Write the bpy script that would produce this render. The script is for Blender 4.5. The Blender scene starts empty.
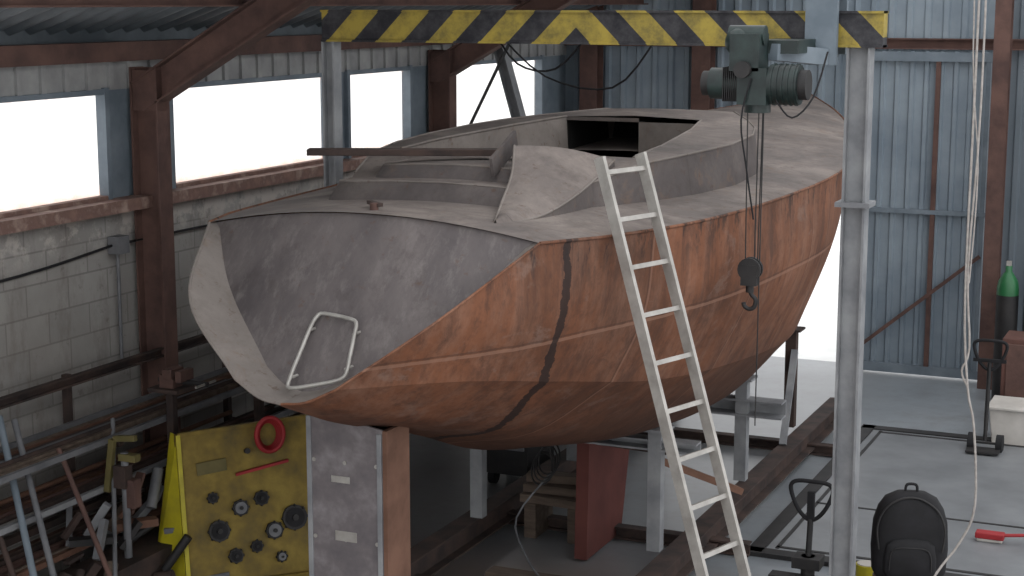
import bpy, math, random
from mathutils import Vector, Matrix
random.seed(7)
sc = bpy.context.scene
try:
    sc.view_settings.view_transform = 'Standard'
except Exception as e:
    print(e)

# ------------------------------------------------------------------ materials
def lin(c):
    o = []
    for v in c:
        v = v/255.0
        o.append(v/12.92 if v <= 0.04045 else ((v+0.055)/1.055)**2.4)
    return (o[0], o[1], o[2], 1.0)

class NT:
    def __init__(s, name):
        s.m = bpy.data.materials.new(name); s.m.use_nodes = True
        s.t = s.m.node_tree; s.b = s.t.nodes['Principled BSDF']
        s.tc = s.t.nodes.new('ShaderNodeTexCoord')
    def n(s, typ, **kw):
        nd = s.t.nodes.new(typ)
        for k, v in kw.items(): setattr(nd, k, v)
        return nd
    def l(s, a, b): s.t.links.new(a, b)
    def mapping(s, scale=(1,1,1)):
        mp = s.n('ShaderNodeMapping'); mp.inputs['Scale'].default_value = scale
        s.l(s.tc.outputs['Object'], mp.inputs['Vector']); return mp.outputs['Vector']
    def noise(s, sc_, detail=5, rough=0.6, scale3=(1,1,1), dist=0.0):
        nz = s.n('ShaderNodeTexNoise'); nz.inputs['Scale'].default_value = sc_
        nz.inputs['Detail'].default_value = detail; nz.inputs['Roughness'].default_value = rough
        nz.inputs['Distortion'].default_value = dist
        s.l(s.mapping(scale3), nz.inputs['Vector']); return nz.outputs['Fac']
    def ramp(s, fac, stops):
        r = s.n('ShaderNodeValToRGB'); e = r.color_ramp.elements
        e[0].position = stops[0][0]; e[0].color = stops[0][1]
        e[1].position = stops[-1][0]; e[1].color = stops[-1][1]
        for p, c in stops[1:-1]:
            x = e.new(p); x.color = c
        s.l(fac, r.inputs['Fac']); return r.outputs['Color']
    def math(s, op, a, b=None, c=None, clamp=False):
        m = s.n('ShaderNodeMath', operation=op); m.use_clamp = clamp
        for i, v in enumerate((a, b, c)):
            if v is None: continue
            if isinstance(v, (int, float)): m.inputs[i].default_value = v
            else: s.l(v, m.inputs[i])
        return m.outputs[0]
    def mix(s, fac, a, b):
        m = s.n('ShaderNodeMix', data_type='RGBA')
        for sock, v in ((m.inputs[0], fac), (m.inputs[6], a), (m.inputs[7], b)):
            if isinstance(v, (int, float, tuple)): sock.default_value = v
            else: s.l(v, sock)
        return m.outputs[2]
    def mask(s, fac, a, b, amt): return s.math('MULTIPLY', s.ramp(fac, [(a, W4(0.0)), (b, W4(1.0))]), amt)
    def line(s, coord, at, hw, amt):
        return s.math('MULTIPLY', s.math('LESS_THAN', s.math('ABSOLUTE', s.math('SUBTRACT', coord, at)), hw), amt)
    def xyz(s):
        q = s.n('ShaderNodeSeparateXYZ'); s.l(s.tc.outputs['Object'], q.inputs[0]); return q.outputs
    def bump(s, h, strength=0.3, dist=0.01):
        b = s.n('ShaderNodeBump'); b.inputs['Strength'].default_value = strength
        b.inputs['Distance'].default_value = dist
        s.l(h, b.inputs['Height']); s.l(b.outputs['Normal'], s.b.inputs['Normal'])
    def out(s, col, rough, spec=0.5):
        s.l(col, s.b.inputs['Base Color']); s.b.inputs['Roughness'].default_value = rough
        s.b.inputs['Specular IOR Level'].default_value = spec

W4 = lambda v: (v, v, v, 1)
def mat(name, c1, c2=None, sc_=3.0, rough=0.7, metal=0.0, s3=(1,1,1), bump=0.0, c3=None):
    t = NT(name); c2 = c2 or c1
    f = t.noise(sc_, scale3=s3)
    st = [(0.35, lin(c1)), (0.65, lin(c2))]
    if c3: st = [(0.3, lin(c1)), (0.5, lin(c2)), (0.68, lin(c3))]
    t.l(t.ramp(f, st), t.b.inputs['Base Color'])
    t.b.inputs['Roughness'].default_value = rough
    t.b.inputs['Metallic'].default_value = metal
    if bump: t.bump(t.noise(sc_*8), bump)
    return t.m

M = {}
M['rust_steel'] = mat('rusty_steel', (78,58,54), (104,78,70), 4, 0.85, bump=0.3)
M['rust_dark'] = mat('dark_rusty_steel', (46,39,38), (76,60,54), 5, 0.85)
M['grey_steel'] = mat('grey_primer_steel', (116,118,122), (146,148,150), 4, 0.6)
M['stand_plate'] = mat('stained_grey_plate', (88,84,88), (108,102,104), 5, 0.6, c3=(138,134,136))
M['bluegrey'] = mat('blue_grey_paint', (98,110,120), (122,133,142), 3, 0.6)
M['dark'] = mat('dark_metal', (26,26,28), (44,42,42), 6, 0.6)
M['black'] = mat('black_fabric', (14,14,17), (28,28,32), 6, 0.8)
M['alu'] = mat('aluminium', (150,147,142), (176,173,168), 9, 0.45, 0.3)
M['wood'] = mat('old_timber', (80,68,60), (110,96,84), 3, 0.85, s3=(1,6,6))
M['wood_brown'] = mat('brown_timber', (96,68,54), (120,88,72), 4, 0.85)
M['yellow'] = mat('worn_yellow_paint', (92,80,44), (124,104,42), 5, 0.7, c3=(146,126,54))
M['yellow_bright'] = mat('bright_yellow_paint', (196,184,36), (168,156,40), 5, 0.5)
M['red_oxide'] = mat('red_oxide_paint', (82,42,38), (98,54,48), 3, 0.85)
M['brown_box'] = mat('brown_painted_steel', (82,54,48), (100,68,60), 3, 0.75)
M['red'] = mat('red_hose', (140,26,34), (160,40,44), 5, 0.6)
M['green_motor'] = mat('green_machine_paint', (20,32,32), (38,54,52), 9, 0.45)
M['green_gas'] = mat('green_cylinder_paint', (34,92,56), (44,110,66), 5, 0.4)
M['white_rope'] = mat('pale_rope', (150,145,140), (175,170,166), 30, 0.9)
M['cream'] = mat('cream_plastic', (180,176,170), (200,196,190), 4, 0.6)
M['greybox'] = mat('grey_plastic', (96,98,102), (120,121,124), 5, 0.6)
M['void'] = mat('dark_interior', (6,6,7), (10,9,9), 4, 0.9)  # near-black colour stands in for the unlit companionway
M['olive'] = mat('olive_yellow_paint', (92,86,50), (112,102,62), 6, 0.7)

# hull rust
t = NT('rusted_hull_plate')
x, y, z = t.xyz()
f1 = t.noise(1.1, 7, 0.7, dist=.4)
base = t.ramp(f1, [(0.32, lin((86,57,43))), (0.47, lin((112,73,53))), (0.6, lin((128,84,61))), (0.72, lin((142,100,80)))])
base = t.mix(t.mask(t.noise(3.0, 7, 0.75, scale3=(1.5, 1.5, 0.25)), .45, .72, .5), base, lin((146,116,100)))
base = t.mix(t.mask(t.noise(4.5, 6, 0.75, scale3=(1.6, 1.6, 0.10)), .50, .64, .6), base, lin((76,52,43)))
base = t.mix(t.mask(t.noise(2.4, 7, 0.75, scale3=(1, 1, 0.7), dist=.8), .53, .62, .5), base, lin((80,56,46)))
base = t.mix(t.mask(t.noise(1.8, 6, 0.7, scale3=(1, 1, 1.4), dist=.5), .60, .66, .4), base, lin((132,112,102)))
base = t.mix(t.mask(t.noise(22, 4, 0.7), .5, .7, .3), base, lin((66,46,40)))
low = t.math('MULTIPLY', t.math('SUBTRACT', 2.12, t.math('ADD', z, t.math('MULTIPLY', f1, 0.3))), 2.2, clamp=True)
base = t.mix(t.math('MULTIPLY', low, 0.68), base, lin((72,49,39)))  # darker brown towards the hull bottom
zz_ = t.math('ADD', z, t.math('MULTIPLY', f1, -0.03))
base = t.mix(t.line(zz_, 2.355, .010, .45), base, lin((160,124,106)))
base = t.mix(t.line(zz_, 2.375, .006, .45), base, lin((70,48,40)))
for at in (8.95, 10.35, 11.6, 13.2):
    base = t.mix(t.line(y, at, .007, .45), base, lin((70,47,38)))
    base = t.mix(t.line(y, at+.018, .009, .3), base, lin((160,124,106)))
hi = t.math('MULTIPLY', t.math('SUBTRACT', z, 2.62), 4.0, clamp=True)
sc5 = t.mask(t.noise(11, 4, 0.7, scale3=(1, 1, .35)), .53, .61, 1.0)
base = t.mix(t.math('MULTIPLY', t.math('MULTIPLY', hi, sc5), 0.75), base, lin((50,42,40)))
fn = t.noise(7, 3, 0.6)
dz = t.math('SUBTRACT', 2.93, z)
dz3 = t.math('MULTIPLY', t.math('POWER', t.math('MAXIMUM', dz, 0.0), 3.0), 0.23)
dd = t.math('ABSOLUTE', t.math('SUBTRACT', t.math('SUBTRACT', y, dz3), t.math('ADD', 8.155, t.math('MULTIPLY', fn, 0.08))))
bm = t.math('LESS_THAN', dd, t.math('MULTIPLY', t.noise(18, 5, 0.75), 0.056))
base = t.mix(t.math('MULTIPLY', bm, 0.85), base, lin((36,30,30)))
t.out(base, 0.75, .3)
t.bump(t.noise(2.2, 3), 0.25, 0.03)
M['hull'] = t.m

def primer(name, cs, spot, amt, rough=0.8):
    t = NT(name)
    x, y, z = t.xyz()
    f1 = t.noise(1.2, 7, 0.7, dist=.5)
    b = t.ramp(f1, [(0.34, lin(cs[0])), (0.5, lin(cs[1])), (0.66, lin(cs[2]))])
    b = t.mix(t.mask(t.noise(4.5, 7, 0.78), .48, .66, amt), b, lin(spot))
    b = t.mix(t.mask(t.noise(3.5, 6, 0.75, dist=.6), .56, .66, .4), b, lin((118,98,84)))
    b = t.mix(t.mask(t.noise(15, 5, 0.7), .60, .68, .55), b, lin((88,68,58)))
    for at in (8.35, 10.35, 12.6, 14.4):
        b = t.mix(t.line(y, at, .006, .35), b, lin((72,66,64)))
    t.out(b, rough, .25); t.bump(t.noise(2.5, 3), 0.2, 0.02)
    return t.m
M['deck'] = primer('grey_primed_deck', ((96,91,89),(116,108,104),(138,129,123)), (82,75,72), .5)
M['trunkside'] = primer('grey_primer_side_shade', ((78,73,73),(92,86,85),(106,99,96)), (70,64,62), .4)  # deck primer darkened for upright faces, their shade put into the colour
M['flange'] = primer('pale_primer', ((112,106,102),(124,117,112),(136,129,124)), (98,90,84), .4)
t = NT('grey_primed_transom')
b = t.ramp(t.noise(1.4, 7, 0.7, scale3=(1.5, 1, 0.6)), [(0.34, lin((82,77,78))), (0.66, lin((110,103,102)))])
b = t.mix(t.mask(t.noise(7, 6, 0.75, scale3=(1.5, 1, 0.22)), .50, .68, .45), b, lin((132,126,124)))
b = t.mix(t.mask(t.noise(5, 6, 0.75, scale3=(1, 1, 0.4)), .54, .66, .45), b, lin((72,65,63)))
b = t.mix(t.mask(t.noise(12, 5, 0.7), .62, .69, .5), b, lin((94,74,62)))
t.out(b, .6, .35)
M['transom'] = t.m

# block wall
t = NT('concrete_block_wall')
x, y, z = t.xyz()
cb = t.n('ShaderNodeCombineXYZ'); t.l(y, cb.inputs[0]); t.l(z, cb.inputs[1])
br = t.n('ShaderNodeTexBrick'); t.l(cb.outputs[0], br.inputs['Vector'])
br.inputs['Scale'].default_value = 1; br.inputs['Brick Width'].default_value = 0.45
br.inputs['Row Height'].default_value = 0.225; br.inputs['Mortar Size'].default_value = 0.007
br.inputs['Color1'].default_value = lin((154,153,150)); br.inputs['Color2'].default_value = lin((168,166,162))
br.inputs['Mortar'].default_value = lin((136,134,131))
b = t.mix(t.mask(t.noise(1.5, 6, 0.6), .4, .7, .5), br.outputs['Color'], lin((128,123,118)))
b = t.mix(t.mask(t.noise(3, 7, 0.75, scale3=(1, 1, .35)), .52, .66, .45), b, lin((112,104,98)))
b = t.mix(t.mask(t.noise(9, 5, 0.7), .60, .68, .4), b, lin((100,92,86)))
pk = t.math('MULTIPLY', t.math('SUBTRACT', z, 2.33), 5, clamp=True)
b = t.mix(t.math('MULTIPLY', pk, t.mask(t.noise(4, 6, 0.7), .48, .56, .8)), b, lin((192,186,180)))
t.out(b, .9, .3)
M['block'] = t.m

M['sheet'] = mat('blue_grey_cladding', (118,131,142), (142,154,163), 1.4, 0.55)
M['sheet_dark'] = mat('dark_grey_cladding', (92,102,110), (112,120,127), 0.8, 0.6)  # darker, greyer sheeting right of the door
M['roof'] = mat('weathered_roof_sheet', (78,86,92), (124,132,138), 1.2, 0.5, 0.2)
M['pale_clad'] = mat('pale_cladding', (134,135,136), (162,163,162), 3, 0.7)
M['ledge'] = mat('rust_stained_sill', (146,116,104), (120,94,86), 7, 0.85, c3=(166,144,132))

t = NT('concrete_floor')
f1 = t.noise(0.6, 6, 0.6); f2 = t.noise(5, 6, 0.75)
x, y, z = t.xyz()
b = t.ramp(f1, [(0.3, lin((120,127,133))), (0.7, lin((148,154,159)))])
b = t.mix(t.mask(f2, .48, .72, .4), b, lin((102,101,100)))
b = t.mix(t.mask(t.noise(1.7, 6, .7), .52, .66, .35), b, lin((112,110,108)))
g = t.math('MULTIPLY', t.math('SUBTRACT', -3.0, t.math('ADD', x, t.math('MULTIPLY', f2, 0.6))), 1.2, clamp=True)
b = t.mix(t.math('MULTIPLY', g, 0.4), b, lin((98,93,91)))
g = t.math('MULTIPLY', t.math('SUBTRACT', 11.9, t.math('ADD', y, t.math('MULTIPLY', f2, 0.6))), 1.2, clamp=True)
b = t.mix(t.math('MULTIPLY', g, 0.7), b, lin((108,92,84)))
t.out(b, .36, .5)
M['floor'] = t.m
M['plate'] = mat('floor_steel_plate', (116,119,122), (134,137,140), 2, 0.45, 0.1)
M['outside'] = mat('bright_yard', (235,235,232), (245,245,243), 2, 0.9)

# hazard stripes
t = NT('hazard_stripes')
x, y, z = t.xyz()
d = t.math('ABSOLUTE', t.math('SUBTRACT', x, -4.18))
v = t.math('FRACT', t.math('DIVIDE', t.math('ADD', t.math('ADD', d, t.math('MULTIPLY', z, 1.0)), -0.03), 0.40))
s = t.math('GREATER_THAN', v, 0.52)
f = t.noise(8, 6, .7)
yl = t.ramp(f, [(0.35, lin((118,106,56))), (0.6, lin((168,148,64)))])
bk = t.ramp(f, [(0.4, lin((32,32,38))), (0.7, lin((70,69,72)))])
t.out(t.mix(s, yl, bk), .55, .4)
M['hazard'] = t.m

# dirty window glass
t = NT('dirty_glass')
tr = t.n('ShaderNodeBsdfTransparent'); mx = t.n('ShaderNodeMixShader'); df = t.n('ShaderNodeBsdfTranslucent')
df.inputs['Color'].default_value = lin((240,200,180))
x, y, z = t.xyz(); f = t.noise(9, 5, 0.7)
e = t.math('MULTIPLY', t.math('SUBTRACT', t.math('ADD', 2.78, t.math('MULTIPLY', f, 0.16)), z), 12, clamp=True)
e2 = t.math('MULTIPLY', t.math('SUBTRACT', t.math('ADD', z, t.math('MULTIPLY', f, 0.12)), 3.56), 12, clamp=True)
e = t.math('ADD', t.math('MULTIPLY', t.math('MAXIMUM', e, e2), 0.75), 0.04)
t.l(e, mx.inputs[0]); t.l(tr.outputs[0], mx.inputs[1]); t.l(df.outputs[0], mx.inputs[2])
t.l(mx.outputs[0], t.t.nodes['Material Output'].inputs['Surface'])
M['glass'] = t.m

# ------------------------------------------------------------------ mesh builder
class MB:
    def __init__(s, name):
        s.name = name; s.v = []; s.f = []; s.m = []; s.sm = []; s.ml = []
    def add(s, vs, fs, mt, smooth=False):
        o = len(s.v); s.v += [tuple(p) for p in vs]
        mm = M[mt]
        if mm not in s.ml: s.ml.append(mm)
        i = s.ml.index(mm)
        for f in fs:
            s.f.append([o+k for k in f]); s.m.append(i); s.sm.append(smooth)
        return s
    def box(s, c, d, mt, rot=None):
        c = Vector(c); vs = []
        for sx in (-1, 1):
            for sy in (-1, 1):
                for sz in (-1, 1):
                    p = Vector((sx*d[0]/2, sy*d[1]/2, sz*d[2]/2))
                    if rot is not None: p = rot @ p
                    vs.append(c+p)
        return s.add(vs, [(0,1,3,2),(4,6,7,5),(0,4,5,1),(2,3,7,6),(0,2,6,4),(1,5,7,3)], mt)
    def frame(s, p1, p2, up=(0,0,1)):
        p1 = Vector(p1); p2 = Vector(p2); d = (p2-p1); L = d.length; d.normalize()
        u = Vector(up)
        if abs(d.dot(u)) > 0.98: u = Vector((0,1,0))
        sd = d.cross(u).normalized(); u = sd.cross(d).normalized()
        return (p1+p2)/2, L, Matrix((d, sd, u)).transposed()
    def bar(s, p1, p2, w, h, mt, up=(0,0,1), off=(0,0)):
        c, L, R = s.frame(p1, p2, up)
        c = c + R @ Vector((0, off[0], off[1]))
        return s.box(c, (L, w, h), mt, R)
    def ibeam(s, p1, p2, w, h, mt, up=(0,0,1), t=0.015):
        s.bar(p1, p2, w, t, mt, up, (0, h/2-t/2)); s.bar(p1, p2, w, t, mt, up, (0, -h/2+t/2))
        return s.bar(p1, p2, t, h-2*t, mt, up)
    def channel(s, p1, p2, w, h, mt, up=(0,0,1), t=0.014):
        s.bar(p1, p2, w, t, mt, up, (0, h/2-t/2)); s.bar(p1, p2, w, t, mt, up, (0, -h/2+t/2))
        return s.bar(p1, p2, t, h-2*t, mt, up, (-w/2+t/2, 0))
    def cyl(s, p1, p2, r, mt, n=16, r2=None):
        r2 = r if r2 is None else r2
        p1 = Vector(p1); p2 = Vector(p2); c, L, R = s.frame(p1, p2)
        vs = []
        for p, rr in ((p1, r), (p2, r2)):
            for k in range(n):
                a = 2*math.pi*k/n
                vs.append(p + R @ Vector((0, rr*math.cos(a), rr*math.sin(a))))
        s.add(vs, [(k, (k+1) % n, n+(k+1) % n, n+k) for k in range(n)], mt, True)
        s.add(vs[:n], [list(range(n))[::-1]], mt); return s.add(vs[n:], [list(range(n))], mt)
    def tube(s, pts, r, mt, n=8, closed=False, sub=4):
        P = [Vector(p) for p in pts]
        if sub > 1 and len(P) > 2:
            Q = []; N = len(P); rng = N if closed else N-1
            for i in range(rng):
                a = P[(i-1) % N] if (closed or i > 0) else P[0]; b_ = P[i]; c = P[(i+1) % N]
                d = P[(i+2) % N] if (closed or i < N-2) else P[-1]
                for k in range(sub):
                    u = k/sub
                    Q.append(0.5*((2*b_)+(c-a)*u+(2*a-5*b_+4*c-d)*u*u+(3*b_-a-3*c+d)*u**3))
            if not closed: Q.append(P[-1])
            P = Q
        N = len(P); rings = []; nrm = None
        for i in range(N):
            if closed: tg = (P[(i+1) % N]-P[i-1])
            else: tg = P[min(i+1, N-1)]-P[max(i-1, 0)]
            tg.normalize()
            if nrm is None:
                nrm = tg.orthogonal().normalized()
            nrm = (nrm - tg*nrm.dot(tg)).normalized(); bn = tg.cross(nrm)
            rings.append([P[i]+nrm*(r*math.cos(2*math.pi*k/n))+bn*(r*math.sin(2*math.pi*k/n)) for k in range(n)])
        vs = [p for R in rings for p in R]; fs = []
        for i in range(N if closed else N-1):
            j = (i+1) % N
            for k in range(n): fs.append((i*n+k, i*n+(k+1) % n, j*n+(k+1) % n, j*n+k))
        s.add(vs, fs, mt, True)
        if not closed:
            s.add(rings[0], [list(range(n))[::-1]], mt); s.add(rings[-1], [list(range(n))], mt)
        return s
    def ball(s, c, r, mt, sc3=(1,1,1), nu=14, nv=9):
        vs = []; fs = []
        for i in range(nv+1):
            th = math.pi*i/nv
            for k in range(nu):
                ph = 2*math.pi*k/nu
                vs.append((c[0]+r*sc3[0]*math.sin(th)*math.cos(ph), c[1]+r*sc3[1]*math.sin(th)*math.sin(ph), c[2]+r*sc3[2]*math.cos(th)))
        for i in range(nv):
            for k in range(nu):
                fs.append((i*nu+k, i*nu+(k+1) % nu, (i+1)*nu+(k+1) % nu, (i+1)*nu+k))
        return s.add(vs, fs, mt, True)
    def grid(s, rows, mt, smooth=True, skip=None):
        n = len(rows[0]); vs = [p for r in rows for p in r]; fs = []
        for i in range(len(rows)-1):
            for k in range(n-1):
                if skip and skip(i, k): continue
                fs.append((i*n+k, i*n+k+1, (i+1)*n+k+1, (i+1)*n+k))
        return s.add(vs, fs, mt, smooth)
    def lathe(s, c, prof, mt, n=18):
        rows = [[(c[0]+r*math.cos(2*math.pi*k/n), c[1]+r*math.sin(2*math.pi*k/n), c[2]+h) for k in range(n+1)] for r, h in prof]
        return s.grid(rows, mt)
    def prism(s, poly, dirv, mt):
        n = len(poly); a = [Vector(p) for p in poly]; d = Vector(dirv); vs = a+[p+d for p in a]
        fs = [list(range(n))[::-1], list(range(n, 2*n))]+[(k, (k+1) % n, n+(k+1) % n, n+k) for k in range(n)]
        return s.add(vs, fs, mt)
    def done(s, bevel=0):
        me = bpy.data.meshes.new(s.name); me.from_pydata(s.v, [], s.f)
        for m in s.ml: me.materials.append(m)
        me.polygons.foreach_set('material_index', s.m); me.polygons.foreach_set('use_smooth', s.sm)
        me.update()
        o = bpy.data.objects.new(s.name, me); sc.collection.objects.link(o)
        if bevel:
            b = o.modifiers.new('bevel', 'BEVEL'); b.width = bevel; b.segments = 2; b.limit_method = 'ANGLE'
        return o

def cr(a, b, c, d, u):
    return tuple(0.5*((2*q)+(r-p)*u+(2*p-5*q+4*r-w)*u*u+(3*q-p-3*r+w)*u**3) for p, q, r, w in zip(a, b, c, d))
def spline(P, sub):
    out = []; N = len(P)
    for i in range(N-1):
        a = P[i-1] if i else tuple(2*x-y for x, y in zip(P[0], P[1])); d = P[i+2] if i < N-2 else tuple(2*x-y for x, y in zip(P[-1], P[-2]))
        for k in range(sub): out.append(cr(a, P[i], P[i+1], d, k/sub))
    out.append(P[-1]); return out
def interp(tab, x):
    if x <= tab[0][0]: return tab[0][1]
    for (a, va), (b, vb) in zip(tab, tab[1:]):
        if x <= b: return va+(vb-va)*(x-a)/(b-a)
    return tab[-1][1]

CX = -4.44   # boat centreline
# ------------------------------------------------------------------ hull
S = [
 [(1.04,8.0,2.94),(.75,7.37,2.61),(.30,7.11,2.265),(.14,7.08,2.19),(0,7.07,2.17)],
 [(1.15,8.28,2.93),(1.00,7.95,2.52),(.72,7.72,2.22),(.34,7.62,2.02),(0,7.6,1.95)],
 [(1.26,8.6,2.92),(1.17,8.55,2.46),(.98,8.5,2.08),(.52,8.5,1.77),(0,8.5,1.67)],
 [(1.45,9.5,2.90),(1.42,9.5,2.40),(1.19,9.5,1.90),(.64,9.5,1.48),(0,9.5,1.32)],
 [(1.58,10.8,2.90),(1.57,10.8,2.36),(1.30,10.8,1.76),(.72,10.8,1.23),(0,10.8,1.06)],
 [(1.62,12.4,2.93),(1.56,12.4,2.36),(1.28,12.4,1.64),(.72,12.4,1.08),(0,12.4,.93)],
 [(1.38,14.0,2.98),(1.24,14.0,2.40),(.97,14.0,1.62),(.55,14.0,1.10),(0,14.0,.93)],
 [(.99,15.5,3.05),(.83,15.5,2.45),(.59,15.5,1.65),(.34,15.5,1.20),(0,15.5,1.02)],
 [(.54,16.8,3.12),(.41,16.8,2.50),(.24,16.7,1.75),(.13,16.5,1.35),(0,16.4,1.20)],
 [(0,18.0,3.2),(0,17.75,2.55),(0,17.4,1.85),(0,17.1,1.5),(0,16.95,1.36)],
]
lines = [spline([st[j] for st in S], 8) for j in range(5)]
ncol = len(lines[0])
def section(i):
    p = [lines[j][i] for j in range(5)]
    up = spline(p[:3], 7); lo = spline(p[2:], 5)
    return up, lo
ups = [section(i)[0] for i in range(ncol)]; los = [section(i)[1] for i in range(ncol)]
boat = MB('steel_sailing_yacht_hull')
for sgn in (1, -1):
    f = lambda p: (CX+sgn*max(p[0], 0), p[1], p[2])
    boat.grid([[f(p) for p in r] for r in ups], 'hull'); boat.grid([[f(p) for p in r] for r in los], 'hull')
# transom + sugar-scoop wings
edge = ups[0]+los[0][1:]
def pan_by(z): return 8.03-(2.95-z)*(0.80/0.75)
inner = []
for (w, yy_, zz) in edge:
    wi = max(w-0.035, 0); zi = zz+0.02 if zz < 2.9 else zz
    inner.append((wi, max(pan_by(zi)+0.06*(1-w), yy_+0.012), zi))
for sgn in (1, -1):
    boat.grid([[(CX+sgn*w, b_, z_) for (w, b_, z_) in edge], [(CX+sgn*w, b_, z_) for (w, b_, z_) in inner]], 'flange')
rows = []
for (w, b_, z_) in inner:
    k = max(0, (z_-2.3)/0.65)
    rows.append([(CX+w*q, b_ - 0.10*k*(1-q*q)*0.6, z_+0.11*(1-q*q)*k) for q in [(-1+2*a/16) for a in range(17)]])
boat.grid(rows, 'transom')
for sgn in (1, -1):
    boat.tube([(CX+sgn*w, b_, z_) for (w, b_, z_) in edge], 0.008, 'flange' if sgn < 0 else 'hull', 6, sub=1)
# deck
TR = [(8.9,.70),(9.4,.88),(9.85,1.01),(10.4,1.13),(11.05,1.21),(11.7,1.18),(12.1,1.08),(12.6,.88),(13.4,.50),(13.8,.25),(14.0,0.0)]
shr = lines[0]
def sheer(y_):
    return interp([(p[1], p[0]) for p in shr], y_), interp([(p[1], p[2]) for p in shr], y_)
ys = [8.0+0.1*i for i in range(101)]
drows = []
def deckz(w, y_):
    W, Z = sheer(y_); q = min(1, abs(w)/max(W, .01))
    return Z+0.115*min(1, W)*(1-q*q)
for y_ in ys:
    W, Z = sheer(y_)
    drows.append([(CX+W*(-1+2*a/28), y_ - (0.06*(1-(-1+2*a/28)**2) if y_ < 8.05 else 0), deckz(W*(-1+2*a/28), y_)) for a in range(29)])
def skip(i, k):
    y0, y1 = ys[i], ys[i+1]
    if y0 < 9.95 or y1 > 12.35: return False
    return all(abs(p[0]-CX) < interp(TR, p[1])-0.06 for p in (drows[i][k], drows[i][k+1], drows[i+1][k], drows[i+1][k+1]))
boat.grid(drows, 'deck', True, skip)
for sgn in (1, -1):
    boat.tube([(CX+sgn*p[0], p[1], p[2]) for p in shr[::2]], 0.010, 'hull', 6, sub=1)
# main trunk with well
def ttop(w, y_): return interp([(8.9,3.02),(9.3,3.09),(9.8,3.18),(10.4,3.21),(12.2,3.26),(13.2,3.27),(14,3.12)], y_)+0.05*(1-(w/1.2)**2)
ty = [8.9+0.1*i for i in range(52)]
WELL = [(9.95,.84),(10.6,.82),(11.6,.70),(12.3,.56)]
for sgn in (1, -1):
    rb = []; rt = []; ri = []
    for y_ in ty:
        wo = interp(TR, y_); wt = max(0, wo-0.04)
        rb.append((CX+sgn*wo, y_, deckz(wo, y_)-0.02)); rt.append((CX+sgn*wt, y_, ttop(wt, y_)))
        inwell = 9.95 <= y_ <= 12.3
        wi = interp(WELL, y_) if inwell else 0.0
        wi = min(wi, wt)
        ri.append([(CX+sgn*(wt+(wi-wt)*q/4), y_, ttop(wt+(wi-wt)*q/4, y_)) for q in range(5)])
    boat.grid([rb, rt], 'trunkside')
    boat.tube(rt[4:], .008, 'flange', 6, sub=1)
    boat.grid(ri[:11], 'deck'); boat.grid(ri[11:35], 'deck'); boat.grid(ri[34+1:], 'deck')
    a = ri[10]; b_ = ri[11]; boat.grid([[a[k] for k in range(5)], [b_[k] for k in range(5)]], 'deck')
    boat.grid([ri[34], ri[35]], 'deck')
    boat.grid([[r[4] for r in ri[11:35]], [(r[4][0]-sgn*0.04, r[4][1], 2.62) for r in ri[11:35]]], 'flange')
    boat.tube([r[4] for r in ri[11:35]], 0.010, 'flange', 6, sub=1)
z0 = 2.62
boat.add([(CX-.85,9.9,z0),(CX+.85,9.9,z0),(CX+.85,12.4,z0),(CX-.85,12.4,z0)], [(0,1,2,3)], 'deck')
boat.add([(CX-.84,9.99,z0),(CX+.84,9.99,z0),(CX+.84,9.99,3.2),(CX-.84,9.99,3.2)], [(0,1,2,3)], 'deck')
yw = 12.3
for (xa, xb, za, zb, m_) in [(-.66,-.56,z0,3.30,'flange'),(.05,.66,z0,3.27,'flange'),(-.56,.05,z0,2.84,'flange'),(-.56,.05,3.27,3.30,'deck')]:
    boat.add([(CX+xa,yw,za),(CX+xb,yw,za),(CX+xb,yw,zb),(CX+xa,yw,zb)], [(0,1,2,3)], m_)
bx0, bx1 = CX-.56, CX+.05
boat.add([(bx0,yw,2.84),(bx1,yw,2.84),(bx1,yw,3.27),(bx0,yw,3.27),(bx0,13.3,2.84),(bx1,13.3,2.84),(bx1,13.3,3.27),(bx0,13.3,3.27)],
         [(0,1,5,4),(1,2,6,5),(2,3,7,6),(3,0,4,7),(4,5,6,7)], 'void')
def tier(hw, y0, y1, zb, ze, camb, inset, aftslope):
    N = 48; yc = (y0+y1)/2; hl = (y1-y0)/2
    def ring(ins, sc_, zf):
        pts = []
        for k in range(N+1):
            a = 2*math.pi*k/N; ca, sa = math.cos(a), math.sin(a)
            u = math.copysign(abs(ca)**.45, ca); v = math.copysign(abs(sa)**.45, sa)
            w = (hw-ins)*u*sc_; yv = (hl-ins-(aftslope*ins*2 if v < 0 else 0))*v*sc_
            pts.append((CX+w, yc+yv, zf(w)))
        return pts
    zt = lambda w: ze+camb*(1-(w/hw)**2)
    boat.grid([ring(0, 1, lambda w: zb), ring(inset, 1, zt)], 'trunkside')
    boat.grid([ring(inset, s_, zt) for s_ in (1, .8, .5, .2, .0)], 'deck')
    boat.tube(ring(inset, 1, zt)[:-1], .006, 'flange', 6, True, 1)
tier(.84, 8.70, 10.04, 2.95, 3.085, .05, .05, 1)
tier(.64, 8.98, 9.96, 3.05, 3.175, .04, .05, 1)
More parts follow.
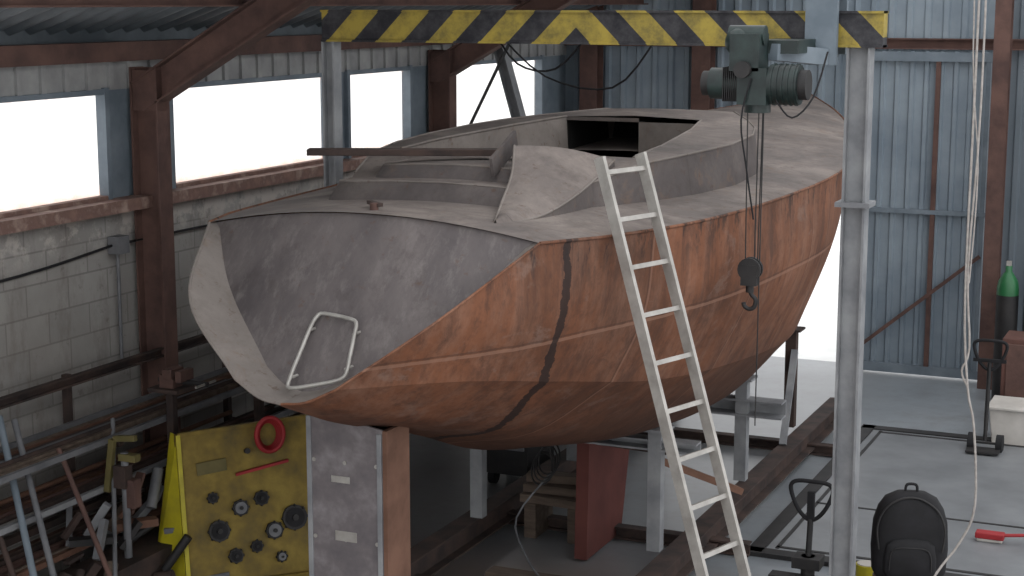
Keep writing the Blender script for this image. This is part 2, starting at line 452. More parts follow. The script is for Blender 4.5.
# swept coaming fin, starboard
L_ = spline([(-3.76,8.2,3.0),(-3.90,8.62,3.07),(-4.00,8.98,3.19),(-4.08,9.2,3.34)], 6)
R_ = spline([(-3.74,8.2,2.985),(-3.65,8.65,3.005),(-3.62,9.15,3.09),(-3.62,9.70,3.225)], 6)
rows = []
for a_, b_ in zip(L_, R_):
    k = 7; row = []
    for i in range(k+1):
        u = i/k; bul = 0.06*math.sin(math.pi*u)
        row.append((a_[0]+(b_[0]-a_[0])*u, a_[1]+(b_[1]-a_[1])*u, a_[2]+(b_[2]-a_[2])*u+bul*.5))
    rows.append(row)
boat.grid(rows, 'deck')
boat.grid([L_, [(p[0]+.0, p[1]+.03, 2.98) for p in L_]], 'trunkside')
boat.grid([[rows[-1][i] for i in range(8)], [(p[0], p[1]+.02, 3.0) for p in rows[-1]]], 'trunkside')
boat.grid([R_, [(p[0]+.015, p[1], 2.95) for p in R_]], 'trunkside')
boat.tube(R_, .008, 'flange', 6, sub=1); boat.tube(L_, .008, 'flange', 6, sub=1)
boat.bar((-4.14,9.0,3.22), (-4.16,9.40,3.36), 0.02, 0.12, 'trunkside')
# transom boarding frame (tubular rounded rectangle)
def tp(w, z_, o=0.07): return (CX+w, pan_by(z_)-o, z_)
fr = [(-.045,2.26),(-.055,2.40),(-.06,2.50),(-.05,2.545),(-.015,2.56),(.16,2.545),(.20,2.525),(.215,2.48),(.245,2.38),(.262,2.32),(.245,2.285),(.13,2.255),(-.015,2.228)]
boat.tube([tp(*p) for p in fr], 0.011, 'alu', 8, True, 3)
for p in (tp(-.045,2.27), tp(.25,2.33), tp(-.06,2.48), tp(.21,2.48)): boat.cyl(p, (p[0], p[1]+.07, p[2]), .009, 'alu', 8)
boat.cyl((CX-.02,8.12,3.05), (CX-.02,8.12,3.09), .025, 'rust_steel'); boat.bar((CX-.15,8.3,3.07),(CX+.02,8.12,3.08), .03,.02,'rust_dark')
# fin keel (red oxide)
boat.prism([(CX-.05,11.25,.02),(CX-.05,11.3,1.15),(CX-.05,12.3,1.1),(CX-.05,12.0,.02)], (.10,0,0), 'red_oxide')
boat.done()

o = MB('steel_flat_bar'); o.bar((-5.47,9.1,3.26),(-4.22,9.62,3.26), .13, .04, 'rust_dark'); o.done(.004)

# ------------------------------------------------------------------ room
WL = -7.7; YB = 18.9
f = MB('floor'); f.box((-1.5, 10, -.05), (13, 18.2, .1), 'floor'); f.done()
f = MB('yard_ground'); f.box((-4, 45, -.16), (120, 120, .1), 'outside'); f.done()
w = MB('wall_left')
w.box((WL-.1, 9, 1.335), (.2, 20, 2.67), 'block')
w.box((WL+.03, 9, 2.715), (.26, 20, .09), 'ledge')
w.box((WL-.02, 9, 3.68), (.06, 20, .24), 'pale_clad'); w.box((WL-.04, 9, 3.95), (.06, 20, .12), 'roof')
for ya, yb in [(-1,6.6),(9.95,10.70),(13.18,13.48),(14.77,15.68),(18.12,19)]:
    w.box((WL-.04,(ya+yb)/2,3.17), (.08, yb-ya, .82), 'bluegrey')
for k in range(60):
    yy_ = 4+k*.25
    w.box((WL+.02, yy_, 3.68), (.03,.05,.22), 'pale_clad')
w.box((WL+.05, 9, 3.84), (.16, 20, .14), 'rust_steel')
w.done()
wins = [(6.6,9.95),(10.70,13.18),(13.48,14.77),(15.68,18.12)]
for i, (ya, yb) in enumerate(wins):
    g = MB('window_%d' % (i+1))
    g.add([(WL-.06,ya,2.76),(WL-.06,yb,2.76),(WL-.06,yb,3.58),(WL-.06,ya,3.58)], [(0,1,2,3)], 'glass')
    for yy_ in (ya+.02, yb-.02): g.box((WL+.0, yy_, 3.17), (.08,.05,.82), 'bluegrey')
    g.box((WL,(ya+yb)/2,3.55),(.07,yb-ya,.04),'bluegrey'); g.box((WL,(ya+yb)/2,2.775),(.07,yb-ya,.03),'ledge')
    g.done()

def sheeting(b, x0, x1, z0_, z1_, y_, mt, per=.2, dep=.035):
    xs = []; x_ = x0
    while x_ < x1:
        for dx, dy in ((0,0),(per*.55,0),(per*.65,-dep),(per*.9,-dep)):
            if x_+dx < x1: xs.append((x_+dx, y_+dy))
        x_ += per
    xs.append((x1, y_))
    b.grid([[(a, c, z0_) for a, c in xs], [(a, c, z1_) for a, c in xs]], mt, False)
w = MB('wall_back')
sheeting(w, WL, -6.5, 0, 5.4, YB, 'sheet'); sheeting(w, -6.5, -4.12, 2.72, 5.4, YB, 'sheet')
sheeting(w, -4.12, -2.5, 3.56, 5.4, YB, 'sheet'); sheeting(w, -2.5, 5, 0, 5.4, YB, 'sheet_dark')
w.channel((WL,YB-.1,3.74),(5,YB-.1,3.74), .08,.12,'rust_steel')
w.bar((WL,YB-.06,2.2),(-6.5,YB-.06,2.2),.06,.1,'bluegrey')
for xx in (-7.3,-5.9): w.ibeam((xx,YB-.16,0 if xx < -6.6 else 2.8),(xx,YB-.16,5.4), .22,.22,'rust_steel')
w.done()
d = MB('door_1')
sheeting(d, -4.10, -2.62, .03, 3.66, YB-.1, 'sheet', .16, .03)
yd = YB-.16
for xx in (-4.08,-3.2,-2.66): d.box((xx, yd, 1.82), (.05,.05,3.6), 'rust_steel' if xx == -3.2 else 'bluegrey')
d.box((-3.36,yd,3.60),(1.5,.06,.10),'bluegrey'); d.box((-3.36,yd,1.88),(1.5,.06,.05),'bluegrey'); d.box((-3.36,yd,.07),(1.5,.06,.1),'bluegrey')
d.bar((-4.05,yd-.04,.22),(-2.66,yd-.04,1.42),.03,.04,'rust_steel')
d.done()
for yp in (10.28, 15.2):
    p = MB('steel_portal_frame')
    p.ibeam((WL+.16,yp,0),(WL+.16,yp,3.72), .16, .24, 'rust_steel', (1,0,0))
    p.ibeam((WL+.10,yp,3.50),(WL+2.6,yp,4.92), .16, .24, 'rust_steel')
    p.ibeam((WL+2.6,yp,4.92),(WL+5.2,yp,5.8), .16, .24, 'rust_steel')
    p.box((WL+.16,yp,.01),(.32,.3,.02),'rust_dark')
    p.box((WL+.17,yp,3.55),(.22,.14,.3),'rust_steel')
    p.done()
p = MB('steel_post')
p.ibeam((-2.49,YB-.45,0),(-2.49,YB-.45,5.2), .17,.17,'rust_steel',(0,1,0)); p.done()
r = MB('ceiling')
n = 900; rr0 = []; rr1 = []
for k in range(n):
    y_ = 3+k*.0179; dz = .03*math.sin(2*math.pi*y_/.215)
    rr0.append((WL-.25,y_,3.92+dz)); rr1.append((WL+3.2,y_,5.09+dz))
r.grid([rr0, rr1], 'roof')
for xx, zz in ((WL+1.02,4.23),(WL+1.9,4.54),(WL+3.0,4.92)):
    r.channel((xx,3,zz),(xx,19,zz),.07,.13,'rust_steel')
r.done()

# ------------------------------------------------------------------ gantry
GY = 10.5
g = MB('lifting_gantry')
g.box((-4.135,GY,4.03),(4.01,.12,.225),'hazard')
for zz in (3.925,4.135): g.box((-4.135,GY,zz),(4.01,.16,.015),'hazard')
def post(b, x_, y_, zt, m_, w_=.13):
    b.ibeam((x_,y_,0.02),(x_,y_,zt), w_,.15 if w_ > .12 else .10,m_,(1,0,0)); b.box((x_,y_,.012),(.34 if w_ > .12 else .12,.34,.024),m_)
post(g, -2.28, GY, 3.915, 'grey_steel'); post(g, -6.10, GY, 3.915, 'grey_steel', .11)
g.box((-2.28,GY,2.93),(.22,.2,.03),'grey_steel')
g.done()
h = MB('electric_hoist')
hy = 9.8
h.box((-2.50,GY-.13,4.12),(.20,.05,.62),'bluegrey'); h.box((-2.50,GY+.13,4.12),(.2,.05,.5),'bluegrey'); h.box((-2.50,GY,4.34),(.22,.4,.1),'bluegrey')
h.cyl((-2.50,GY-.18,3.86),(-2.50,GY+.2,3.86),.035,'dark')
h.bar((-2.50,GY-.14,3.86),(-2.70,hy+.1,3.9),.12,.10,'bluegrey'); h.box((-2.66,GY-.35,3.93),(.26,.5,.08),'green_motor')
h.box((-2.80,hy,3.90),(.18,.22,.22),'green_motor'); h.box((-2.75,hy,3.70),(.18,.22,.22),'green_motor')
h.cyl((-2.74,hy,3.60),(-2.74,hy,3.54),.08,'green_motor')
h.cyl((-3.03,hy,3.71),(-2.84,hy,3.71),.095,'green_motor',24); h.cyl((-3.08,hy,3.71),(-3.03,hy,3.71),.075,'dark',24)
h.cyl((-2.66,hy,3.71),(-2.48,hy,3.71),.12,'green_motor',24); h.cyl((-2.48,hy,3.71),(-2.43,hy,3.71),.09,'dark',24)
for k in range(5): h.cyl((-2.64+k*.034,hy,3.71),(-2.63+k*.034,hy,3.71),.126,'green_motor',24)
h.ball((-2.86,hy-.02,3.96),.085,'green_motor'); h.cyl((-2.92,hy,4.0),(-2.70,hy,4.0),.06,'green_motor')
h.cyl((-2.80,hy-.11,3.80),(-2.80,hy-.16,3.80),.05,'dark')
for k in range(8):
    h.box((-2.93+.012*k,hy,3.71),(.004,.205,.205),'dark')
hx = -2.76
for dx in (-.04,.03,.055): h.cyl((hx+dx,hy,3.58),(hx+dx*.8,hy,2.62),.004,'dark',6)
h.cyl((-2.70,hy,3.56),(-2.70,hy-.02,1.6),.004,'dark',6)
for dy_ in (-.025,.025): h.cyl((hx,hy+dy_-.012,2.58),(hx,hy+dy_+.012,2.58),.072,'dark',20)
h.box((hx,hy,2.545),(.10,.08,.13),'dark'); h.cyl((hx,hy,2.48),(hx,hy,2.435),.025,'dark')
h.tube([(hx,hy,2.45),(hx+.012,hy,2.42),(hx+.038,hy,2.39),(hx+.03,hy,2.345),(hx,hy,2.33),(hx-.03,hy,2.345),(hx-.038,hy,2.37)],.014,'dark',8)
h.tube([(-2.75,hy-.12,3.75),(-2.80,hy-.14,3.5),(-2.77,hy-.1,3.2),(-2.72,hy-.1,2.9)],.006,'black',6)
h.tube([(-2.60,hy-.1,3.62),(-2.5,hy-.1,3.52),(-2.40,hy,3.64),(-2.37,hy+.2,3.9)],.006,'black',6)
h.done()

# ------------------------------------------------------------------ ladder
la = MB('aluminium_ladder')
k_ = .335
rv = Vector((.31,.95,0)).normalized()
P0 = Vector((-3.045,8.875,2.95))-rv*.18
dn = Vector((.95*k_,-.31*k_,-1))
outv = Vector((.95,-.31,0))
top = P0-dn*.40; bot = P0+dn*2.95
up_ = (top-bot).normalized()
for s_ in (-.185,.185):
    la.bar(bot+rv*s_, top+rv*s_, .026, .065, 'alu', outv)
L = (top-bot).length
for i in range(int(L/.27)):
    c = bot+up_*(.18+i*.272)
    if (c-bot).length > L-.04: break
    la.bar(c-rv*.185, c+rv*.185, .032, .026, 'alu', up_)
for s_ in (-.185,.185): la.box(bot+rv*s_, (.06,.06,.05), 'black')
la.done()

# ------------------------------------------------------------------ cradle
c = MB('boat_cradle')
for bx in (-3.62,-5.32): c.ibeam((bx,9.2,.17),(bx,16.2,.17), .16,.2,'rust_dark')
for yy_ in (10.2,11.9,14.97): c.ibeam((-5.6,yy_,.06),(-3.3,yy_,.06), .1,.1,'rust_dark')
def prop(x_, y_, zt, m_):
    c.channel((x_,y_,.27),(x_,y_,zt), .09,.1,m_,(1,0,0)); c.box((x_,y_,zt),(.2,.2,.02),m_)
prop(-5.27,11.2,1.2,'grey_steel'); prop(-3.76,11.0,1.18,'grey_steel'); prop(-3.78,14.9,1.2,'rust_dark'); prop(-5.1,14.9,1.2,'rust_dark')
prop(-3.70,13.0,1.14,'grey_steel'); prop(-5.2,13.0,1.14,'grey_steel')
c.channel((-5.3,11.28,1.02),(-3.7,11.1,1.02),.1,.09,'rust_dark'); c.channel((-4.4,11.02,1.06),(-3.45,11.02,1.06),.12,.08,'grey_steel')
c.channel((-5.2,13.0,.90),(-3.35,13.0,.90),.16,.14,'grey_steel')
c.bar((-3.66,14.2,.27),(-3.74,14.86,1.0),.06,.06,'grey_steel')
c.bar((-3.85,11.2,.90),(-3.35,11.75,.56),.10,.05,'wood_brown')
c.bar((-4.9,10.2,.05),(-4.0,10.25,.05),.16,.08,'wood'); c.bar((-4.9,10.6,.05),(-3.9,10.6,.05),.16,.08,'wood')
c.done()
c = MB('stern_support_stand')
c.prism([(-4.76,7.85,0),(-4.28,7.85,0),(-4.28,7.85,1.86),(-4.50,7.85,1.90),(-4.76,7.85,1.97)],(0,.02,0),'stand_plate')
c.box((-4.265,7.98,.93),(.03,.27,1.86),'wood_brown'); c.box((-4.75,7.98,.97),(.02,.24,1.94),'grey_steel')
c.box((-4.53,8.1,.90),(.46,.02,1.80),'grey_steel')
for xx in (-4.72,-4.52,-4.32):
    for zz in (.3,.75,1.2,1.65): c.cyl((xx,7.85,zz),(xx,7.843,zz),.012,'alu',10)
c.box((-4.55,7.847,1.55),(.12,.006,.04),'alu'); c.box((-4.52,7.847,1.22),(.14,.006,.06),'alu'); c.box((-4.55,7.847,.62),(.18,.006,.03),'rust_steel')
c.bar((-4.75,7.846,.05),(-4.75,7.846,1.9),.03,.012,'grey_steel'); c.bar((-4.30,7.846,.05),(-4.30,7.846,1.84),.03,.012,'grey_steel')
c.done(.004)
tb = MB('timber_stack')
for i, (dy, zz, ln) in enumerate([(0,.31,.62),(.16,.31,.55),(.05,.38,.6),(.2,.38,.5),(.1,.45,.55)]):
    tb.bar((-5.12,11.72+dy,zz),(-5.12+ln,11.69+dy+.03*i,zz),.13,.065,'wood')
tb.box((-5.02,11.8,.14),(.1,.36,.28),'wood'); tb.box((-4.65,11.8,.14),(.1,.36,.28),'wood')
tb.done(.004)
cb_ = MB('cable_coil')
pts = []
for k in range(40):
    a = k*.62; pts.append((-4.85+.09*math.cos(a)+.002*k, 11.45+.06*math.sin(a), .62+.12*math.sin(a)+.003*k))
cb_.tube(pts, .007, 'dark', 6, sub=2); cb_.tube([pts[-1],(-4.8,11.45,.9),(-4.78,11.40,1.08)],.007,'dark',6)
cb_.tube([pts[0],(-4.95,11.2,.3),(-4.7,10.8,.16),(-4.4,10.45,.10)],.008,'greybox',6)
cb_.done()
bb = MB('welding_machine')
bb.box((-5.75,13.1,.42),(.4,.6,.6),'dark'); bb.box((-5.75,12.79,.5),(.34,.02,.3),'greybox'); bb.tube([(-5.9,12.9,.72),(-5.9,12.9,.82),(-5.6,12.9,.82),(-5.6,12.9,.72)],.015,'black')
for xx in (-5.92,-5.58):
    for yy_ in (12.9,13.3): bb.cyl((xx-.03,yy_,.07),(xx+.03,yy_,.07),.07,'black')
bb.done(.01)

# ------------------------------------------------------------------ yellow A-board tool panel
yb_ = MB('yellow_tool_panel')
A = Vector((-6.62,9.28,0)); B = Vector((-5.95,9.98,0)); NR = Vector((.72,-.69,0)); bk = NR*-.26
tA = A+bk+Vector((0,0,1.17)); tB = B+bk+Vector((0,0,1.22)); A2=A+Vector((0,0,.02)); B2=B+Vector((0,0,.02))
yb_.prism([A2,B2,tB,tA], NR*-.02, 'yellow')
for a_, b_ in ((B2,tB),(tA,tB),(A2+Vector((0,0,.1)),B2+Vector((0,0,.1)))): yb_.bar(a_, b_, .03,.03,'yellow')
yb_.bar(A2, tA, .03,.05,'yellow_bright')
R1 = (B-A).normalized()
yb_.prism([A2,tA,tA-R1*.03+NR*-.1,A2-R1*.22+NR*-.25],(-.01,.01,0),'yellow_bright')
yb_.bar(tB, B+bk*2.4+Vector((0,0,.02)), .04,.04,'yellow'); yb_.bar(tA, A+bk*2.4+Vector((0,0,.02)), .04,.04,'yellow')
NF = (NR+Vector((0,0,.22))).normalized()
def onp(u, v, o=.02):
    p = A2+(B2-A2)*u; q = tA+(tB-tA)*u; return p+(q-p)*v+NF*o
for j, (u, v, rr) in enumerate([(.25,.40,.075),(.42,.52,.055),(.58,.56,.05),(.66,.36,.06),(.82,.42,.09),(.36,.24,.05),(.52,.28,.04),(.70,.20,.035),(.22,.60,.035)]):
    yb_.cyl(onp(u,v,.0), onp(u,v,.035), rr, 'dark', 22); yb_.cyl(onp(u,v,.036), onp(u,v,.042), rr*.78, 'greybox' if j in (1,3,7) else 'black', 20)
    yb_.cyl(onp(u,v,.042), onp(u,v,.06), rr*.25, 'dark', 12)
    for q_ in range(8):
        a = q_*math.pi/4; yb_.ball(onp(u,v,.02)+R1*(rr*math.cos(a))+Vector((0,0,rr*math.sin(a))), .012, 'dark', nu=6, nv=4)
yb_.cyl(onp(.5,.85,.0),onp(.5,.85,.04),.02,'dark'); yb_.bar(onp(.4,.72,.03),onp(.8,.76,.03),.02,.02,'red')
yb_.bar(onp(.12,.78,.01),onp(.34,.79,.01),.01,.09,'olive'); yb_.bar(onp(.1,.12,.01),onp(.3,.13,.01),.01,.05,'greybox')
yb_.done()
rh = MB('red_hose_coil')
for k in range(4):
    c0 = onp(.66,.93,.04+.02*k)
    rh.tube([c0+R1*((.075+.008*k)*math.cos(a*math.pi/5))+Vector((0,0,(.10+.008*k)*math.sin(a*math.pi/5))) for a in range(10)], .017,'red',8,True)
rh.done()

# ------------------------------------------------------------------ left wall clutter
ms = ['rust_dark','rust_steel','greybox','grey_steel','dark','wood_brown','wood','rust_dark']
q = MB('steel_stock_rack')
q.channel((WL+.2,6,1.56),(WL+.2,13.6,1.56),.05,.07,'rust_dark')
q.bar((WL+.2,6,1.08),(WL+.2,13.2,1.08),.05,.05,'rust_dark'); q.bar((WL+.2,6,.6),(WL+.2,13.2,.6),.05,.05,'rust_dark')
for yy_ in (7.5,9.2,11.2,12.8):
    q.box((WL+.15,yy_,.85),(.05,.05,1.5),'rust_dark')
    for zz in (.45,.8,1.15): q.box((WL+.38,yy_,zz),(.45,.05,.05),'rust_dark')
for zz in (.5,.85,1.2):
    for k in range(11):
        m_ = random.choice(ms); ya = 6.5+random.random()*2; yb2 = ya+2.0+random.random()*4.0
        xx = WL+.20+.04*k; zo = zz+random.random()*.05
        if k % 2: q.cyl((xx,ya,zo),(xx,min(yb2,13),zo),.02,m_,8)
        else: q.bar((xx,ya,zo),(xx,min(yb2,13),zo),.035,.04,m_)
q.done()
q = MB('electrical_conduit')
q.tube([(WL+.03,6,2.42),(WL+.03,7.6,2.33),(WL+.03,8.9,2.34),(WL+.05,9.9,2.42)],.010,'black',6)
q.tube([(WL+.05,9.95,2.42),(WL+.05,11,2.42),(WL+.05,13,2.40)],.010,'black',6)
q.box((WL+.06,9.97,2.42),(.1,.13,.13),'greybox'); q.cyl((WL+.04,9.98,2.36),(WL+.04,9.98,1.5),.014,'greybox',8)
q.box((WL+.06,12.2,1.5),(.1,.1,.12),'greybox')
q.done()
q = MB('bench_vise')
vx, vy, vz = WL+.68, 9.7, 1.52
q.box((vx,vy,vz-.08),(.26,.22,.03),'rust_dark'); q.box((vx,vy,vz-.02),(.12,.12,.10),'rust_steel'); q.box((vx+.12,vy,vz+.03),(.05,.16,.08),'rust_steel'); q.box((vx+.02,vy,vz+.04),(.08,.16,.07),'rust_steel')
q.cyl((vx-.1,vy,vz-.02),(vx+.32,vy,vz-.02),.018,'dark'); q.cyl((vx+.3,vy-.12,vz-.02),(vx+.3,vy+.12,vz-.02),.01,'alu',8)
q.box((vx,vy,.72),(.06,.06,1.42),'rust_dark'); q.box((vx,vy,.01),(.3,.3,.02),'rust_dark')
q.done(.006)
q = MB('pipe_clamp_stand')
px, py = -6.92, 9.0
q.cyl((px,py,0),(px,py,1.15),.028,'greybox',10); q.cyl((px,py,0),(px,py,.03),.18,'dark',18)
q.bar((px-.08,py-.02,1.24),(px-.14,py-.02,.86),.045,.04,'olive'); q.bar((px-.08,py,1.24),(px+.10,py,1.26),.04,.04,'olive'); q.box((px+.04,py,1.12),(.14,.07,.05),'olive'); q.box((px-.02,py,.98),(.10,.09,.16),'rust_dark')
q.box((px+.05,py+.02,.86),(.07,.08,.2),'rust_steel')
q.done(.004)
for i, (a_, b_, m_, r_) in enumerate([((-6.42,7.62,.02),(-7.42,8.35,1.50),'bluegrey',.024),((-6.34,7.74,.02),(-7.40,8.47,1.45),'greybox',.022),((-6.25,8.25,.02),(-7.15,8.6,1.25),'rust_steel',.018),((-6.75,7.9,.02),(-7.42,8.0,1.5),'rust_dark',.02),((-6.55,8.35,.02),(-7.2,9.25,1.3),'greybox',.016)]):
    q = MB('leaning_steel_pipe'); q.cyl(a_, b_, r_, m_, 10); q.done()
q = MB('scrap_steel_pile')
q.box((-6.98,10.6,.2),(.36,4.2,.4),'rust_dark')
for k in range(100):
    x_ = -7.15+random.random()*.5; y_ = 8.0+random.random()*4.4; a = random.random()*3
    l_ = .12+random.random()*.32; z_ = (.42 if y_ > 8.5 and x_ < -6.8 else .04)+random.random()*.25
    v_ = Vector((math.cos(a)*l_*.6, math.sin(a)*l_, random.uniform(-.05,.3)))
    m_ = random.choice(ms+['greybox','dark','rust_dark'])
    if k % 3 == 0: q.cyl((x_,y_,z_),(x_+v_.x,y_+v_.y,z_+abs(v_.z)),.02+random.random()*.03,m_,10)
    else: q.bar((x_,y_,z_),(x_+v_.x,y_+v_.y,z_+abs(v_.z)),.03+random.random()*.06,.02+random.random()*.04,m_)
q.done()
q = MB('tool_bench')
q.box((-6.75,11.5,1.2),(.6,1.5,.05),'wood')
for xx in (-7.0,-6.5):
    for yy_ in (10.82,12.18): q.box((xx,yy_,.6),(.06,.06,1.18),'rust_dark')
q.box((-6.75,11.5,.5),(.56,1.4,.04),'wood')
for k in range(26):
    x_ = -6.97+random.random()*.44; y_ = 10.83+k*.052
    hh = .08+random.random()*.30; m_ = random.choice(['dark','greybox','rust_steel','cream','olive','brown_box','black','rust_dark'])
    if k % 2: q.cyl((x_,y_,1.225),(x_,y_,1.225+hh),.025+random.random()*.025,m_,12)
    else: q.box((x_,y_,1.225+hh/2),(.08,.06,hh),m_)
q.done()

# ------------------------------------------------------------------ right hand side things
q = MB('floor_inspection_plate')
q.box((-1.55,14.05,.012),(3.4,4.0,.024),'plate')
for (c0, s0) in [((-3.28,14.05),(.12,4.22)),((-1.55,16.10),(3.6,.13)),((-1.55,11.98),(3.6,.13))]: q.box((c0[0],c0[1],.018),(s0[0],s0[1],.036),'dark')
for (c0, s0) in [((-3.14,14.05),(.03,3.9)),((-1.55,15.96),(3.2,.04)),((-1.55,12.14),(3.2,.04)),((-1.55,13.4),(3.2,.03))]: q.box((c0[0],c0[1],.025),(s0[0],s0[1],.008),'dark')
q.done()
for i, xx in enumerate((-2.24,-1.95)):
    q = MB('gas_cylinder')
    q.lathe((xx,17.9,0),[(0,0),(.115,0),(.115,.02),(.115,1.15)],'dark'); q.lathe((xx,17.9,0),[(.115,1.15),(.115,1.22),(.10,1.30),(.05,1.38),(.035,1.40),(.035,1.46),(0,1.46)],'green_gas')
    q.box((xx,17.9,1.48),(.05,.05,.06),'alu'); q.done()
q = MB('rusty_cabinet')
q.box((-1.75,17.0,.45),(.75,.45,.9),'brown_box'); q.box((-1.75,16.765,.45),(.66,.02,.8),'rust_steel'); q.box((-1.55,16.75,.5),(.03,.02,.1),'dark'); q.done(.008)
q = MB('plastic_crate_box')
q.prism([(-2.08,16.0,.0),(-1.45,16.0,0),(-1.40,16.0,.36),(-2.12,16.0,.36)],(0,.45,0),'cream'); q.box((-1.76,16.22,.37),(.76,.52,.03),'cream'); q.done(.01)
def loop(q, x_, y_, zt):
    q.tube([(x_,y_+.04,zt-.27),(x_-.09,y_+.04,zt-.2),(x_-.15,y_+.05,zt-.06),(x_-.12,y_+.05,zt),(x_,y_+.05,zt+.01),(x_+.12,y_+.05,zt),(x_+.15,y_+.05,zt-.06),(x_+.09,y_+.04,zt-.2)],.016,'black',8,True)
q = MB('pallet_truck')
x_, y_, zt = -2.66, 11.12, .86
q.cyl((x_,y_,.12),(x_,y_,.34),.05,'dark'); q.box((x_,y_,.30),(.2,.16,.08),'dark')
q.cyl((x_,y_,.3),(x_,y_+.04,zt-.26),.022,'dark',10); loop(q, x_, y_, zt); q.box((x_,y_+.04,zt-.16),(.05,.04,.2),'black')
for s_ in (-.19,.19):
    q.box((x_+s_,y_-.60,.075),(.15,1.1,.05),'dark'); q.cyl((x_+s_-.05,y_-1.05,.04),(x_+s_+.05,y_-1.05,.04),.04,'black')
q.box((x_,y_-.08,.14),(.5,.12,.14),'dark'); q.cyl((x_-.07,y_+.02,.09),(x_+.07,y_+.02,.09),.09,'black')
q.done(.004)
q = MB('hand_trolley')
x_, y_, zt = -2.10, 15.7, 1.06
loop(q, x_, y_, zt); q.box((x_,y_+.04,zt-.18),(.30,.03,.03),'black')
q.cyl((x_,y_+.04,zt-.2),(x_,y_-.02,.12),.02,'dark',8)
for s_ in (-.13,.13): q.cyl((x_+s_-.03,y_+.02,.09),(x_+s_+.03,y_+.02,.09),.09,'black')
q.box((x_,y_-.12,.05),(.30,.2,.015),'dark'); q.cyl((x_-.16,y_+.02,.09),(x_+.16,y_+.02,.09),.012,'dark')
q.done()
# backpack standing on a small crate
cx, cy = -1.96, 11.12
fd = Vector((-.25,.97,0)).normalized(); rt = Vector((.97,.25,0)).normalized()
Rm = Matrix((rt, fd, Vector((0,0,1)))).transposed()
q = MB('wooden_crate')
for k in range(2): q.box((cx,cy,.07+k*.13), (.46,.32,.10), 'wood', Rm)
for sx in (-.20,.20): q.box(Vector((cx,cy,.13))+rt*sx, (.04,.33,.25), 'wood_brown', Rm)
q.done(.004)
q = MB('black_backpack')
ZB = .265
def lay(zs, hw, hd, cen, mtl='black'):
    N = 28; rows = []
    for z_, a_, b_, o_ in zip(zs, hw, hd, cen):
        row = []
        for k in range(N+1):
            an = 2*math.pi*k/N; ca, sa = math.cos(an), math.sin(an)
            u = math.copysign(abs(ca)**.6, ca)*a_; v = math.copysign(abs(sa)**.6, sa)*b_
            row.append(tuple(Vector((cx,cy,ZB+z_))+rt*u+fd*(v+o_)))
        rows.append(row)
    q.grid(rows, mtl)
lay([0,.005,.08,.25,.42,.52,.59,.63,.64],[.0,.21,.25,.26,.25,.22,.175,.10,0],[.0,.10,.12,.125,.115,.10,.08,.05,0],[0]*9)
lay([.04,.05,.10,.20,.29,.325,.335],[0,.15,.175,.175,.16,.11,0],[0,.03,.05,.055,.045,.02,0],[-.12]*7)
def bp(u, z_, d_): return Vector((cx,cy,ZB+z_))+rt*u+fd*d_
q.tube([bp(*p) for p in [(-.21,.25,-.125),(-.225,.40,-.118),(-.18,.52,-.10),(-.09,.59,-.085),(0,.61,-.08),(.09,.59,-.085),(.18,.52,-.10),(.225,.40,-.118),(.21,.25,-.125)]], .008, 'dark', 6)
q.tube([bp(-.04,.63,0), bp(-.03,.68,0), bp(.03,.68,0), bp(.04,.63,0)], .010, 'black', 6)
for s_ in (-1,1): q.tube([bp(.12*s_,.55,.09), bp(.17*s_,.46,.17), bp(.2*s_,.24,.18), bp(.2*s_,.08,.11)],.02,'black',6)
q.tube([bp(-.14,.12,-.172), bp(-.12,.26,-.17), bp(0,.28,-.165), bp(.12,.26,-.17), bp(.14,.12,-.172)],.005,'dark',6)
q.done()
q = MB('hanging_rope')
q.tube([(-1.54,10.3,5.4),(-1.54,10.3,3.6),(-1.54,10.3,2.4),(-1.50,10.3,1.85),(-1.45,10.3,1.6),(-1.42,10.3,1.1),(-1.5,10.3,.85),(-1.62,10.2,.66),(-1.7,10.1,.45),(-1.72,9.9,.15),(-1.7,9.6,.02)],.008,'white_rope',6)
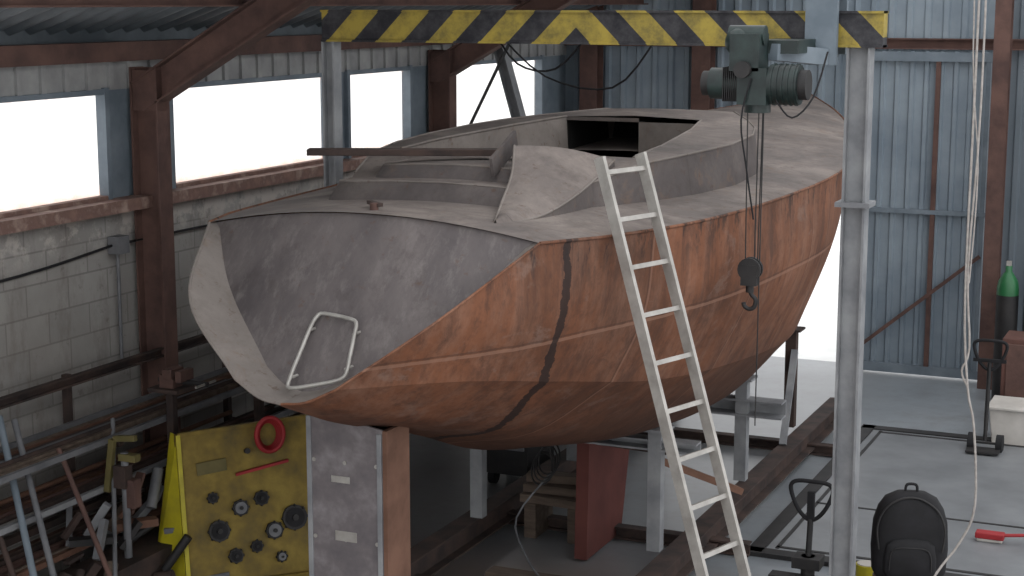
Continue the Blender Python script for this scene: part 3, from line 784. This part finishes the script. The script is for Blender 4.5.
q.tube([(-1.51,10.3,5.4),(-1.50,10.3,3.6),(-1.53,10.3,2.6),(-1.50,10.3,2.1),(-1.54,10.3,1.95),(-1.5,10.3,1.85)],.007,'white_rope',6)
q.tube([(-1.58,10.3,5.4),(-1.56,10.3,3.9),(-1.50,10.3,3.2),(-1.52,10.3,2.5)],.005,'white_rope',6)
q.done()
q = MB('paint_tin')
q.cyl((-2.33,11.55,0),(-2.33,11.55,.19),.08,'yellow_bright',20); q.cyl((-2.33,11.55,.19),(-2.33,11.55,.196),.07,'cream',20); q.done()
for xx in (-2.22,-2.13):
    q = MB('plastic_tub'); q.lathe((xx,11.72,0),[(0,0),(.04,0),(.045,.15),(.03,.17),(.03,.20),(0,.2)],'cream'); q.done()
q = MB('red_dust_brush')
q.box((-1.66,12.95,.075),(.22,.1,.05),'red'); q.bar((-1.56,12.95,.085),(-1.34,13.0,.10),.03,.025,'red'); q.box((-1.66,12.95,.04),(.2,.08,.03),'cream'); q.done(.01)
q = MB('overhead_cable')
q.tube([(-6.9,15.0,3.95),(-6.4,14.5,3.62),(-5.8,14.0,3.6),(-5.3,13.6,3.95)],.010,'black',6)
q.tube([(-5.6,12.2,4.0),(-5.1,12.1,3.62),(-4.5,12.0,3.55),(-4.1,11.8,3.9)],.008,'black',6); q.done()
q = MB('leaning_steel_strut')
q.ibeam((-6.02,15.67,.05),(-7.26,15.9,3.88),.10,.12,'grey_steel'); q.bar((-7.45,15.5,2.8),(-7.0,15.8,3.9),.03,.03,'dark'); q.done()

# ------------------------------------------------------------------ light, camera
wd = bpy.data.worlds.new('overcast_sky'); sc.world = wd; wd.use_nodes = True
bg = wd.node_tree.nodes['Background']; bg.inputs[0].default_value = (.98,.985,1,1); bg.inputs[1].default_value = 1.62
cam = bpy.data.cameras.new('camera'); co = bpy.data.objects.new('camera', cam); sc.collection.objects.link(co)
co.location = (0,0,4.2); co.rotation_euler = (math.radians(90-9.79),0,math.radians(24)); cam.lens = 58.36; cam.sensor_width = 36
cam.clip_end = 300
sc.camera = co
